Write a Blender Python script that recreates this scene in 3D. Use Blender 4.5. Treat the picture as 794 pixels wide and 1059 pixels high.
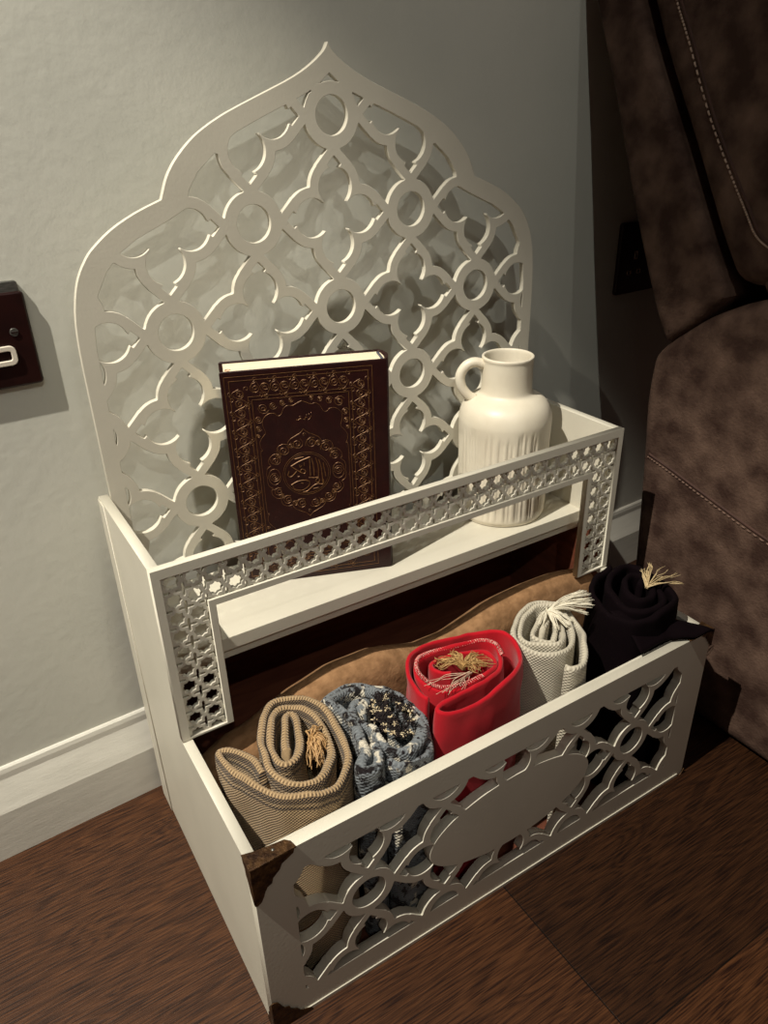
import bpy, bmesh, math, random
import numpy as np
from mathutils import Vector, Matrix, noise as mnoise

for o in list(bpy.data.objects): bpy.data.objects.remove(o)
scene = bpy.context.scene
C = scene.collection
R = math.radians

# ------------------------------------------------------------------ camera
cam_d = bpy.data.cameras.new('camera'); cam = bpy.data.objects.new('camera', cam_d); C.objects.link(cam)
cam.matrix_world = (Matrix.Translation((-0.11623, -0.42356, 0.79498)) @ Matrix.Rotation(-0.546439, 4, 'Z')
                    @ Matrix.Rotation(1.088049, 4, 'X') @ Matrix.Rotation(-0.027641, 4, 'Z'))
cam_d.sensor_fit = 'HORIZONTAL'; cam_d.sensor_width = 36.0; cam_d.lens = 779.29/794*36.0
cam_d.clip_start = 0.01
scene.camera = cam
# ------------------------------------------------------------------ world, lamps, exposure
wd = bpy.data.worlds.new('room_light'); scene.world = wd; wd.use_nodes = True
bg = wd.node_tree.nodes['Background']; bg.inputs[0].default_value = (1.0, 0.58, 0.46, 1); bg.inputs[1].default_value = 0.045
def spot(name, loc, target, power, size, cone, blend, col):
    l = bpy.data.lights.new(name, 'SPOT'); o = bpy.data.objects.new(name, l); C.objects.link(o)
    o.location = loc; l.energy = power; l.shadow_soft_size = size; l.spot_size = R(cone); l.spot_blend = blend; l.color = col
    o.rotation_euler = (Vector(target)-Vector(loc)).to_track_quat('-Z', 'Y').to_euler()
    return o
# two ceiling downlights
spot('ceiling_lamp_left', (-1.03, -0.07, 2.50), (0.06, 0.07, 0.10), 345, 0.012, 38, 0.5, (1.0, 0.935, 0.80))
spot('ceiling_lamp_front', (-0.43, -1.50, 2.25), (0.10, 0.38, 0.82), 32, 0.012, 44, 0.7, (1.0, 1.0, 0.90))
spot('ceiling_lamp_middle', (-0.85, -0.85, 2.50), (-0.10, 0.38, 0.80), 8, 0.012, 36, 0.6, (1.0, 1.0, 0.90))
spot('ceiling_lamp_right', (0.20, -1.35, 2.40), (0.12, 0.38, 0.80), 12, 0.012, 40, 0.7, (1.0, 1.0, 0.90))
scene.view_settings.view_transform = 'Standard'
scene.view_settings.look = 'None'
scene.view_settings.gamma = 1.0
scene.view_settings.use_curve_mapping = False
scene.view_settings.exposure = 0.0

# ------------------------------------------------------------------ helpers
def srgb(r, g, b):
    f = lambda c: ((c/255+0.055)/1.055)**2.4 if c > 10 else c/255/12.92
    return (f(r), f(g), f(b), 1)
def mat(name, col, rough=0.6, col2=None, scale=30, bump=0.0, bscale=200, detail=4, metal=0.0, stretch=(1, 1, 1), spec=0.4, sheen=0.0, lo=0.35, hi=0.65):
    m = bpy.data.materials.new(name); m.use_nodes = True; nt = m.node_tree; N = nt.nodes; L = nt.links
    b = N['Principled BSDF']; b.inputs['Base Color'].default_value = col; b.inputs['Roughness'].default_value = rough
    b.inputs['Metallic'].default_value = metal; b.inputs['Specular IOR Level'].default_value = spec
    if sheen: b.inputs['Sheen Weight'].default_value = sheen
    tc = N.new('ShaderNodeTexCoord'); mp = N.new('ShaderNodeMapping'); mp.inputs['Scale'].default_value = stretch
    L.new(tc.outputs['Object'], mp.inputs[0])
    if col2:
        n = N.new('ShaderNodeTexNoise'); n.inputs['Scale'].default_value = scale; n.inputs['Detail'].default_value = detail
        L.new(mp.outputs[0], n.inputs['Vector'])
        r = N.new('ShaderNodeValToRGB'); r.color_ramp.elements[0].color = col; r.color_ramp.elements[1].color = col2
        r.color_ramp.elements[0].position = lo; r.color_ramp.elements[1].position = hi
        L.new(n.outputs[0], r.inputs[0]); L.new(r.outputs[0], b.inputs['Base Color'])
    if bump:
        n2 = N.new('ShaderNodeTexNoise'); n2.inputs['Scale'].default_value = bscale; n2.inputs['Detail'].default_value = 5
        L.new(mp.outputs[0], n2.inputs['Vector'])
        bp = N.new('ShaderNodeBump'); bp.inputs['Strength'].default_value = bump; bp.inputs['Distance'].default_value = 0.002
        L.new(n2.outputs[0], bp.inputs['Height']); L.new(bp.outputs[0], b.inputs['Normal'])
    return m
def mesh_obj(name, verts, faces, m, parent=None, smooth=False):
    me = bpy.data.meshes.new(name); me.from_pydata([tuple(v) for v in verts], [], faces); me.update()
    o = bpy.data.objects.new(name, me); C.objects.link(o)
    if m: me.materials.append(m)
    if parent: o.parent = parent
    if smooth:
        me.polygons.foreach_set('use_smooth', [True]*len(me.polygons))
    return o
def bm_obj(name, bm, m, parent=None, smooth=False):
    me = bpy.data.meshes.new(name); bmesh.ops.recalc_face_normals(bm, faces=bm.faces); bm.to_mesh(me); bm.free()
    o = bpy.data.objects.new(name, me); C.objects.link(o)
    if m: me.materials.append(m)
    if parent: o.parent = parent
    if smooth: me.polygons.foreach_set('use_smooth', [True]*len(me.polygons))
    return o
def thing(name, label, cat, loc=(0, 0, 0), rz=0, group=None):
    o = bpy.data.objects.new(name, None); C.objects.link(o); o.location = loc; o.rotation_euler = (0, 0, rz)
    o.empty_display_size = 0.05; o['label'] = label; o['category'] = cat
    if group: o['group'] = group
    return o
def tag(o, label, cat, group=None):
    o['label'] = label; o['category'] = cat
    if group: o['group'] = group
    return o
def add_box(bm, x0, x1, y0, y1, z0, z1, bev=0.0):
    r = bmesh.ops.create_cube(bm, size=1.0)
    for v in r['verts']:
        v.co = Vector(((x0+x1)/2+v.co.x*(x1-x0), (y0+y1)/2+v.co.y*(y1-y0), (z0+z1)/2+v.co.z*(z1-z0)))
    if bev:
        es = list({e for v in r['verts'] for e in v.link_edges})
        bmesh.ops.bevel(bm, geom=es, offset=bev, segments=2, affect='EDGES', profile=0.6)
def box(name, x0, x1, y0, y1, z0, z1, m, parent=None, bev=0.0008):
    bm = bmesh.new(); add_box(bm, x0, x1, y0, y1, z0, z1, bev); return bm_obj(name, bm, m, parent)
def plate(name, loops, thick, fmap, m, parent=None, bevel=0.0, res=1):
    """filled flat shape with holes (even-odd), given thickness; fmap(u, v, w) -> world point, w in 0..thick"""
    cu = bpy.data.curves.new('tmp', 'CURVE'); cu.dimensions = '2D'; cu.fill_mode = 'BOTH'
    cu.extrude = max(thick/2-bevel, 1e-5); cu.bevel_depth = bevel; cu.bevel_resolution = res; cu.offset = -bevel
    for lp in loops:
        sp = cu.splines.new('POLY'); sp.points.add(len(lp)-1); sp.use_cyclic_u = True
        for i, (a, b) in enumerate(lp): sp.points[i].co = (a, b, 0, 1)
    to = bpy.data.objects.new('tmp', cu); C.objects.link(to)
    dg = bpy.context.evaluated_depsgraph_get()
    me = bpy.data.meshes.new_from_object(to.evaluated_get(dg)); bpy.data.objects.remove(to)
    me.name = name
    for v in me.vertices: v.co = Vector(fmap(v.co.x, v.co.y, v.co.z+thick/2))
    me.materials.clear(); me.materials.append(m)
    bm = bmesh.new(); bm.from_mesh(me); bmesh.ops.remove_doubles(bm, verts=bm.verts, dist=1e-6); bmesh.ops.recalc_face_normals(bm, faces=bm.faces)
    bm.to_mesh(me); bm.free()
    o = bpy.data.objects.new(name, me); C.objects.link(o)
    if parent: o.parent = parent
    return o
def smooth_path(pts, n=6, closed=False):
    P = [Vector(p) for p in pts]; out = []
    L = len(P); rng = range(L if closed else L-1)
    for i in rng:
        if closed: p0, p1, p2, p3 = P[(i-1) % L], P[i], P[(i+1) % L], P[(i+2) % L]
        else: p0, p1, p2, p3 = P[max(i-1, 0)], P[i], P[i+1], P[min(i+2, L-1)]
        for k in range(n):
            t = k/n
            out.append(0.5*((2*p1)+(-p0+p2)*t+(2*p0-5*p1+4*p2-p3)*t*t+(-p0+3*p1-3*p2+p3)*t**3))
    if not closed: out.append(P[-1])
    return out
def tube(bm, pts, r, seg=6, taper=None):
    pts = [Vector(p) for p in pts]; rings = []; a = None
    for i, p in enumerate(pts):
        t = (pts[min(i+1, len(pts)-1)]-pts[max(i-1, 0)])
        if t.length < 1e-9: t = Vector((1, 0, 0))
        t.normalize()
        if a is None:
            a = t.cross(Vector((0, 0, 1)))
            if a.length < 0.1: a = t.cross(Vector((0, 1, 0)))
        a = a-t*a.dot(t)
        if a.length < 1e-6: a = t.orthogonal()
        a.normalize(); b = t.cross(a)
        rr = r if taper is None else r*taper(i/(len(pts)-1))
        rings.append([bm.verts.new(p+(a*math.cos(2*math.pi*k/seg)+b*math.sin(2*math.pi*k/seg))*rr) for k in range(seg)])
    for A, B in zip(rings, rings[1:]):
        for k in range(seg): bm.faces.new((A[k], A[(k+1) % seg], B[(k+1) % seg], B[k]))
    bm.faces.new(rings[0]); bm.faces.new(rings[-1][::-1])

# marching-squares contours of a field (solid where F < 0)
def rdp(P, eps):
    P = np.array(P); n = len(P); keep = np.zeros(n, bool); keep[0] = keep[-1] = True; st = [(0, n-1)]
    while st:
        a, b = st.pop()
        if b-a < 2: continue
        d = P[b]-P[a]; L = np.hypot(*d); q = P[a+1:b]-P[a]
        dist = np.abs(d[0]*q[:, 1]-d[1]*q[:, 0])/L if L > 1e-12 else np.hypot(q[:, 0], q[:, 1])
        i = int(dist.argmax())
        if dist[i] > eps: keep[a+1+i] = True; st += [(a, a+1+i), (a+1+i, b)]
    return P[keep]
def contours(F, x0, z0, h, eps, minlen=6):
    F = np.where(np.abs(F) < 1e-9, 1e-9, F)
    S = F < 0; nz, nx = F.shape
    c = S[:-1, :-1]*1+S[:-1, 1:]*2+S[1:, 1:]*4+S[1:, :-1]*8
    jj, ii = np.nonzero((c > 0) & (c < 15))
    T = {1: [(3, 0)], 2: [(0, 1)], 3: [(3, 1)], 4: [(1, 2)], 5: [(3, 0), (1, 2)], 6: [(0, 2)], 7: [(3, 2)], 8: [(2, 3)], 9: [(2, 0)],
         10: [(0, 1), (2, 3)], 11: [(2, 1)], 12: [(1, 3)], 13: [(1, 0)], 14: [(0, 3)]}
    def key(j, i, e):
        return (('h', j, i) if e == 0 else ('v', j, i+1) if e == 1 else ('h', j+1, i) if e == 2 else ('v', j, i))
    nb = {}
    for j, i in zip(jj.tolist(), ii.tolist()):
        for a, b in T[int(c[j, i])]:
            ka, kb = key(j, i, a), key(j, i, b)
            nb.setdefault(ka, []).append(kb); nb.setdefault(kb, []).append(ka)
    def pos(k):
        t, j, i = k
        if t == 'h': f0, f1 = F[j, i], F[j, i+1]; return (x0+(i+f0/(f0-f1))*h, z0+j*h)
        f0, f1 = F[j, i], F[j+1, i]; return (x0+i*h, z0+(j+f0/(f0-f1))*h)
    seen = set(); out = []
    for s in nb:
        if s in seen: continue
        lp = [s]; seen.add(s); cur = s
        while True:
            nx_ = [k for k in nb[cur] if k not in seen]
            if not nx_: break
            cur = nx_[0]; seen.add(cur); lp.append(cur)
        if len(lp) < minlen: continue
        P = [pos(k) for k in lp]; half = len(P)//2
        A = rdp(P[:half+1], eps); B = rdp(P[half:]+[P[0]], eps)
        Q = np.vstack([A[:-1], B[:-1]])
        if len(Q) >= 3: out.append([tuple(q) for q in Q])
    return out
def poly_sdf(X, Z, P):
    """signed distance to polygon, negative inside"""
    d = np.full(X.shape, 1e9); ins = np.zeros(X.shape, bool); n = len(P)
    for k in range(n):
        ax, az = P[k]; bx, bz = P[(k+1) % n]; ex, ez = bx-ax, bz-az
        wx, wz = X-ax, Z-az; t = np.clip((wx*ex+wz*ez)/(ex*ex+ez*ez+1e-15), 0, 1)
        d = np.minimum(d, (wx-ex*t)**2+(wz-ez*t)**2)
        c = ((az <= Z) & (bz > Z)) | ((bz <= Z) & (az > Z))
        with np.errstate(divide='ignore', invalid='ignore'):
            xi = ax+(Z-az)/(bz-az if bz != az else 1e-15)*(bx-ax)
        ins ^= c & (X < xi)
    d = np.sqrt(d); return np.where(ins, -d, d)
def lattice(X, Z, cx, cz, p, thin=0.0):
    """field of the ring and quatrefoil fretwork, rings at (cx + i p, cz + j p), i + j even; negative on the wood"""
    k = p/0.0966
    U = (X-cx)/k; V = (Z-cz)/k; p0 = 0.0966
    F = np.full(X.shape, 1e9)
    # ring: nearest even node
    a = (U+V)/(2*p0); b = (U-V)/(2*p0); ia, ib = np.round(a), np.round(b)
    ru = U-(ia+ib)*p0; rv = V-(ia-ib)*p0
    rr = np.hypot(ru, rv); ring = np.abs(rr-0.0252)-0.0066+thin
    a = (U-p0+V)/(2*p0); b = (U-p0-V)/(2*p0)
    fa, fb = np.floor(a), np.floor(b)
    cell = np.full(X.shape, 1e9)
    hole = np.full(X.shape, 1e9)
    for da in (0, 1):
        for db in (0, 1):
            ja, jb = fa+da, fb+db
            u = U-p0-(ja+jb)*p0; v = V-(ja-jb)*p0
            inn = np.full(X.shape, 1e9); out = np.full(X.shape, 1e9)
            for (s, t) in ((u, v), (-u, v), (v, u), (-v, u)):
                inn = np.minimum(inn, np.hypot(s-0.0290, t)-0.0199)
                out = np.minimum(out, np.hypot(s-0.0290, t)-0.0305+thin)
                inn = np.minimum(inn, (np.abs(s-0.0510)+np.abs(t)-0.0085)*0.707)
                out = np.minimum(out, (np.abs(s-0.0510)+np.abs(t)-0.0218+thin)*0.707)
            inn = np.minimum(inn, np.maximum(np.abs(u), np.abs(v))-0.014)
            out = np.minimum(out, np.maximum(np.abs(u), np.abs(v))-0.02)
            cell = np.minimum(cell, np.maximum(out, -inn)); hole = np.minimum(hole, inn)
    F = np.minimum(ring, cell)
    F = np.maximum(F, -(rr-0.0186-thin*0.7))
    return F*k

# ------------------------------------------------------------------ materials
white = mat('white_paint', srgb(212, 207, 192), 0.45, srgb(206, 201, 186), 12, 0.06, 300)
wallm = mat('wall_plaster', srgb(214, 213, 203), 0.5, srgb(206, 206, 196), 5, 0.2, 70, stretch=(1, 1, 1))
skirtm = mat('skirting_gloss', srgb(215, 212, 202), 0.4, srgb(205, 202, 192), 20, 0.12, 90, stretch=(1, 1, 5))
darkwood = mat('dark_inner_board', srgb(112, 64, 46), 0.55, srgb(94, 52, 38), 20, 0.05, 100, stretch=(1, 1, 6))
black_plastic = mat('black_metal_plate', srgb(38, 14, 12), 0.35, srgb(30, 11, 10), 60, 0.02, 200)
bronze = mat('antique_bronze', srgb(92, 66, 40), 0.5, srgb(48, 30, 18), 160, 0.5, 300, metal=0.6)
steel = mat('brushed_steel', srgb(150, 150, 145), 0.35, srgb(110, 110, 105), 120, 0.1, 200, metal=0.8, stretch=(1, 1, 6))
whiteplastic = mat('white_plastic', srgb(225, 215, 200), 0.35, srgb(215, 205, 190), 10)
ceramic = mat('cream_ceramic', srgb(226, 218, 200), 0.42, srgb(216, 207, 188), 25, 0.05, 120, spec=0.5)
suede = mat('brown_suede', srgb(56, 38, 31), 0.85, srgb(108, 86, 74), 26, 0.6, 260, detail=8, spec=0.25, lo=0.36, hi=0.76)
seam_light = mat('brown_thread', srgb(120, 96, 84), 0.8, srgb(100, 78, 68), 300)
stitchm = mat('pale_thread', srgb(188, 165, 148), 0.8, srgb(160, 135, 120), 300)
seam_dark = mat('brown_piping', srgb(74, 50, 42), 0.8, srgb(60, 40, 34), 40, 0.2, 300)

def floor_mat():
    m = bpy.data.materials.new('dark_walnut_floor'); m.use_nodes = True; nt = m.node_tree; N = nt.nodes; L = nt.links
    b = N['Principled BSDF']; b.inputs['Roughness'].default_value = 0.42; b.inputs['Specular IOR Level'].default_value = 0.35
    tc = N.new('ShaderNodeTexCoord')
    mp = N.new('ShaderNodeMapping'); mp.inputs['Scale'].default_value = (1.0, 9, 1); L.new(tc.outputs['Object'], mp.inputs[0])
    nz = N.new('ShaderNodeTexNoise'); nz.inputs['Scale'].default_value = 3.0; nz.inputs['Detail'].default_value = 3; nz.inputs['Distortion'].default_value = 0.8
    L.new(mp.outputs[0], nz.inputs['Vector'])
    mul = N.new('ShaderNodeMath'); mul.operation = 'MULTIPLY'; mul.inputs[1].default_value = 90; L.new(nz.outputs[0], mul.inputs[0])
    sn = N.new('ShaderNodeMath'); sn.operation = 'SINE'; L.new(mul.outputs[0], sn.inputs[0])
    mp2 = N.new('ShaderNodeMapping'); mp2.inputs['Scale'].default_value = (22, 700, 1); L.new(tc.outputs['Object'], mp2.inputs[0])
    n2 = N.new('ShaderNodeTexNoise'); n2.inputs['Scale'].default_value = 1.0; n2.inputs['Detail'].default_value = 4; L.new(mp2.outputs[0], n2.inputs['Vector'])
    mr = N.new('ShaderNodeMath'); mr.operation = 'MULTIPLY_ADD'; mr.inputs[1].default_value = 0.06; L.new(sn.outputs[0], mr.inputs[0]); L.new(n2.outputs[0], mr.inputs[2])
    r = N.new('ShaderNodeValToRGB'); e = r.color_ramp.elements
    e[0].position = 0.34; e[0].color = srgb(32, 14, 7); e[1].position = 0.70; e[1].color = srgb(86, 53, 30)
    L.new(mr.outputs[0], r.inputs[0])
    # plank joints: one butt joint at x = 0.289, one long joint at y = -0.19, next plank darker
    sp = N.new('ShaderNodeSeparateXYZ'); L.new(tc.outputs['Object'], sp.inputs[0])
    def math_(op, a, bb):
        n = N.new('ShaderNodeMath'); n.operation = op
        for i, v in enumerate((a, bb)):
            if v is None: continue
            if isinstance(v, (int, float)): n.inputs[i].default_value = v
            else: L.new(v, n.inputs[i])
        return n.outputs[0]
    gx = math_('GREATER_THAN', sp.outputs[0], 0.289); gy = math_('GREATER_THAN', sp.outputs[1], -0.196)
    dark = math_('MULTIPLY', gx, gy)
    jx = math_('MULTIPLY', math_('LESS_THAN', math_('ABSOLUTE', math_('SUBTRACT', sp.outputs[0], 0.289), None), 0.0009), gy)
    jy = math_('LESS_THAN', math_('ABSOLUTE', math_('SUBTRACT', sp.outputs[1], -0.196), None), 0.0009)
    j = math_('MAXIMUM', jx, jy)
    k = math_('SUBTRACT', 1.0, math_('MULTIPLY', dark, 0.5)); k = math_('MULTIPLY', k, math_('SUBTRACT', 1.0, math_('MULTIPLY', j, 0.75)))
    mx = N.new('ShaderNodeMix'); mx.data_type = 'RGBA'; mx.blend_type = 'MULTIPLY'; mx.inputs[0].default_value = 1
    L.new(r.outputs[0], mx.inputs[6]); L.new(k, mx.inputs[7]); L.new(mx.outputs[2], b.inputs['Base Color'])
    bp = N.new('ShaderNodeBump'); bp.inputs['Strength'].default_value = 0.35; bp.inputs['Distance'].default_value = 0.001
    hh = math_('SUBTRACT', mr.outputs[0], math_('MULTIPLY', j, 2.0)); L.new(hh, bp.inputs['Height']); L.new(bp.outputs[0], b.inputs['Normal'])
    return m

def cloth_mat(name, colA, colB, colS=None, weave=(900, 900), bands=(), rough=0.9, bump=0.6, blotch=None, bscale=60, amp=1.0):
    """woven cloth; UV: u = metres along the cloth, v = metres below the rim"""
    m = bpy.data.materials.new(name); m.use_nodes = True; nt = m.node_tree; N = nt.nodes; L = nt.links
    b = N['Principled BSDF']; b.inputs['Roughness'].default_value = rough; b.inputs['Specular IOR Level'].default_value = 0.2
    b.inputs['Sheen Weight'].default_value = 0.15
    uv = N.new('ShaderNodeUVMap'); sp = N.new('ShaderNodeSeparateXYZ'); L.new(uv.outputs[0], sp.inputs[0])
    def M(op, a, bb=None, c=None):
        n = N.new('ShaderNodeMath'); n.operation = op
        for i, v in enumerate((a, bb, c)):
            if v is None: continue
            if isinstance(v, (int, float)): n.inputs[i].default_value = v
            else: L.new(v, n.inputs[i])
        return n.outputs[0]
    s1 = M('SINE', M('MULTIPLY', sp.outputs[0], weave[0]*2*math.pi)); s2 = M('SINE', M('MULTIPLY', sp.outputs[1], weave[1]*2*math.pi))
    w = M('MULTIPLY', s1, s2); w01 = M('MULTIPLY_ADD', w, 0.5, 0.5)
    nz = N.new('ShaderNodeTexNoise'); nz.inputs['Scale'].default_value = bscale; nz.inputs['Detail'].default_value = 5
    tc = N.new('ShaderNodeTexCoord'); L.new(tc.outputs['Object'], nz.inputs['Vector'])
    def mixc(f, a, c):
        n = N.new('ShaderNodeMix'); n.data_type = 'RGBA'
        if isinstance(f, float): n.inputs[0].default_value = f
        else: L.new(f, n.inputs[0])
        for i, v in ((6, a), (7, c)):
            if isinstance(v, tuple): n.inputs[i].default_value = v
            else: L.new(v, n.inputs[i])
        return n.outputs[2]
    t = M('MULTIPLY', w01, amp)
    base = mixc(t, colA, colB)
    if colS and bands:
        mask = None
        for (v0, v1) in bands:
            q = M('MULTIPLY', M('GREATER_THAN', sp.outputs[1], v0), M('LESS_THAN', sp.outputs[1], v1))
            mask = q if mask is None else M('MAXIMUM', mask, q)
        chk = M('GREATER_THAN', w, 0.0)
        base = mixc(M('MULTIPLY', mask, chk), base, colS)
    if blotch:
        for (c, lo, hi, sc, seed) in blotch:
            n3 = N.new('ShaderNodeTexNoise'); n3.inputs['Scale'].default_value = sc; n3.inputs['Detail'].default_value = 3
            mp = N.new('ShaderNodeMapping'); mp.inputs['Location'].default_value = (seed, seed*2, 0); L.new(tc.outputs['Object'], mp.inputs[0]); L.new(mp.outputs[0], n3.inputs['Vector'])
            rr = N.new('ShaderNodeMapRange'); rr.inputs[1].default_value = lo; rr.inputs[2].default_value = hi; L.new(n3.outputs[0], rr.inputs[0])
            base = mixc(rr.outputs[0], base, c)
    shade = N.new('ShaderNodeMapRange'); shade.inputs[3].default_value = 0.8; shade.inputs[4].default_value = 1.15; L.new(nz.outputs[0], shade.inputs[0])
    mx = N.new('ShaderNodeMix'); mx.data_type = 'RGBA'; mx.blend_type = 'MULTIPLY'; mx.inputs[0].default_value = 1
    L.new(base, mx.inputs[6]); L.new(shade.outputs[0], mx.inputs[7]); L.new(mx.outputs[2], b.inputs['Base Color'])
    bp = N.new('ShaderNodeBump'); bp.inputs['Strength'].default_value = bump; bp.inputs['Distance'].default_value = 0.0012
    hh = M('ADD', w01, M('MULTIPLY', nz.outputs[0], 1.5)); L.new(hh, bp.inputs['Height']); L.new(bp.outputs[0], b.inputs['Normal'])
    return m

# ------------------------------------------------------------------ room shell
WA = math.atan(0.045)
def wall_space(x, y, z):
    """x along the wall, y out of the wall into the room (negative world y)"""
    c, s = math.cos(WA), math.sin(WA)
    return (x*c + y*s, 0.386 + x*s - y*c, z)
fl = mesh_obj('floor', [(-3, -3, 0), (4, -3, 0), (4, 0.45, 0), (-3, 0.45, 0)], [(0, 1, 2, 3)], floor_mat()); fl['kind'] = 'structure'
fl.data.transform(Matrix.Identity(4))
vs = []
for a, b in ((-3, 0), (4.0, 0), (4.0, -0.1), (-3, -0.1)):
    for z in (0, 2.6): vs.append(wall_space(a, b, z))
wl = mesh_obj('wall_back', vs, [(0, 2, 3, 1), (2, 4, 5, 3), (4, 6, 7, 5), (6, 0, 1, 7), (1, 3, 5, 7), (0, 6, 4, 2)], wallm); wl['kind'] = 'structure'
prof = [(0, 0), (0.0180, 0), (0.0180, 0.069), (0.0172, 0.0715), (0.0052, 0.108), (0.0050, 0.116), (0.0038, 0.1215), (0.0018, 0.1235), (0, 0.1240)]
vs = []; fs = []; n = len(prof)
for xx in (-3, 4):
    for (d, z) in prof: vs.append(wall_space(xx, d, z))
for k in range(n): fs.append((k, (k+1) % n, n+(k+1) % n, n+k))
fs += [tuple(range(n))[::-1], tuple(range(n, 2*n))]
bb = mesh_obj('baseboard_back', vs, fs, skirtm); bb['kind'] = 'structure'

# ------------------------------------------------------------------ the prayer stand
W = 0.60; D1 = 0.170; D2 = 0.355; H1 = 0.443; HB = 0.238; T = 0.0105
stand = thing('prayer_mat_stand', 'white wooden prayer mat stand with arched fretwork back, shelf and open lattice bin', 'stand', (0.30, 0.18, 0))
def P(o):  # keep world placement under the stand's empty
    o.parent = stand; o.matrix_parent_inverse = Matrix.Translation((-0.30, -0.18, 0)); return o
side = [(0.0115, 0), (D2, 0), (D2, H1-0.0002), (D1+0.0086, H1-0.0002), (D1+0.0086, HB+0.002), (D1, HB+0.002), (0.0115, HB-0.001)]
for xx in (0.0, W-T):
    P(plate('side_panel', [side], T, lambda u, v, w, xx=xx: (xx+w, u, v), white, bevel=0.0006))
P(plate('trim_strip', [[(0.318, 0.0), (D2-0.001, 0.0), (D2-0.001, H1-0.002), (0.331, H1-0.002)]], 0.0012, lambda u, v, w: (-w, u, v), white, bevel=0.0003))

# front panel: lattice with oval plaque
h = 0.0010
xs = np.arange(-0.004, W+0.004, h); zs = np.arange(-0.004, HB+0.004, h); X, Z = np.meshgrid(xs, zs)
rect = np.maximum(np.abs(X-W/2)-W/2, np.abs(Z-HB/2)-HB/2)
opening = np.maximum(np.abs(X-0.2965)-0.2600, np.abs(Z-0.1205)-0.0855)
lat = lattice(X, Z, 0.2965, 0.1235, 0.092, 0.0012)
oval = (np.hypot((X-0.297)/0.112, (Z-0.1235)/0.0505)-1)*0.05
F = np.maximum(rect, -opening); F = np.minimum(F, np.maximum(np.minimum(lat, oval), rect))
P(plate('front_lattice_panel', contours(F, xs[0], zs[0], h, 0.00012), 0.0115, lambda u, v, w: (u, 0.0115-w, v), white, bevel=0.0004))
# inner top rail behind the front panel and bottom ledge
P(box('top_rail', T, W-T, 0.0113, 0.0145, HB-0.022, HB-0.0003, white))
P(box('base_ledge', T, W-T, -0.0012, 0.0, 0.0, 0.005, white, bev=0.0004))
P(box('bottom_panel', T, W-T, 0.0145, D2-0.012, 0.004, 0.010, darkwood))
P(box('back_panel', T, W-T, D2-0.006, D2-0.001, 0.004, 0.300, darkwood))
for xa in (T, W-T-0.001):  # added dark brown sheets; the shade inside the bin is put into their colour
    P(plate('inner_shade_lining', [[(0.0145, 0.010), (D2-0.006, 0.010), (D2-0.006, 0.290), (D1+0.009, 0.290), (D1+0.009, 0.232), (0.0145, 0.232)]], 0.001, lambda u, v, w, xa=xa: (xa+w, u, v), darkwood))
P(box('shelf', T, W-T, 0.215, 0.3425, 0.296, 0.312, white))
P(box('shelf_batten', T, W-T, 0.219, 0.231, 0.284, 0.296, white))

# upper front frame: border + recessed star fretwork
OX0, OX1, OZ = 0.0553, W-0.0553, 0.3875
outer = [(0, HB+0.003), (0, H1), (W, H1), (W, HB+0.003)]
frame_out = [(0, HB+0.003), (0, H1), (W, H1), (W, HB+0.003), (OX1, HB+0.003), (OX1, OZ), (OX0, OZ), (OX0, HB+0.003)]
b0, b1 = 0.0085, 0.0072
bz = H1-0.0105
band = [(b0, HB+0.0055), (b0, bz), (W-b0, bz), (W-b0, HB+0.0055), (OX1+b1, HB+0.0055), (OX1+b1, OZ+b1), (OX0-b1, OZ+b1), (OX0-b1, HB+0.0055)]
fr = P(plate('upper_frame', [frame_out, band], 0.0085, lambda u, v, w: (u, D1+0.0085-w, v), white, bevel=0.0004))
h = 0.00055; xs = np.arange(b0-0.004, W-b0+0.004, h); zs = np.arange(HB, H1, h); X, Z = np.meshgrid(xs, zs)
inside = poly_sdf(X, Z, [(a, b) for a, b in band])
PX = (0.5822-0.0177)/28; s8 = PX*0.3535
U = (X-0.0177+PX/2) % PX - PX/2; V = (Z-0.4247+PX/2) % PX - PX/2
d8 = np.minimum(np.maximum(np.abs(U), np.abs(V)), (np.abs(U)+np.abs(V))*0.7071)-s8
star = np.abs(d8)-0.00165
F = np.maximum(star, inside-0.0012)
sl = plate('star_fretwork', contours(F, xs[0], zs[0], h, 0.00010), 0.0050, lambda u, v, w: (u, D1+0.0072-w, v), white, bevel=0.0003)
sl.parent = fr

# arched back screen
half = [(0.3005, 0.8625), (0.295, 0.854), (0.279, 0.842), (0.257, 0.8305), (0.218, 0.815), (0.183, 0.8005), (0.155, 0.785), (0.134, 0.767), (0.121, 0.750), (0.1125, 0.7305),
        (0.087, 0.721), (0.064, 0.7095), (0.047, 0.6975), (0.034, 0.685), (0.022, 0.665), (0.0145, 0.638), (0.0115, 0.610), (0.0108, 0.581)]
cusp = 9
def seg(a, b, n=5): return [tuple(v) for v in smooth_path([(x, y, 0) for x, y in half[a:b]], n)]
left = [(p[0], p[1]) for p in seg(0, cusp+1)][:-1]+[(p[0], p[1]) for p in seg(cusp, len(half))]
left += [(0.0108, 0.300)]
cxm = 0.3003
right = [(2*cxm-a, b) for a, b in left][::-1]
outline = left+right[:-1]
inner_half = [(0.3003, 0.8355), (0.290, 0.8275), (0.275, 0.8185), (0.251, 0.8085), (0.223, 0.7975), (0.194, 0.7850), (0.172, 0.7690), (0.152, 0.753), (0.1405, 0.737), (0.1365, 0.7215),
              (0.114, 0.7105), (0.083, 0.6975), (0.066, 0.6870), (0.050, 0.671), (0.038, 0.651), (0.0300, 0.628), (0.0272, 0.600), (0.0270, 0.56), (0.0270, 0.300)]
h = 0.0011; xs = np.arange(0.0, 0.602, h); zs = np.arange(0.294, 0.870, h); X, Z = np.meshgrid(xs, zs)
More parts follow.
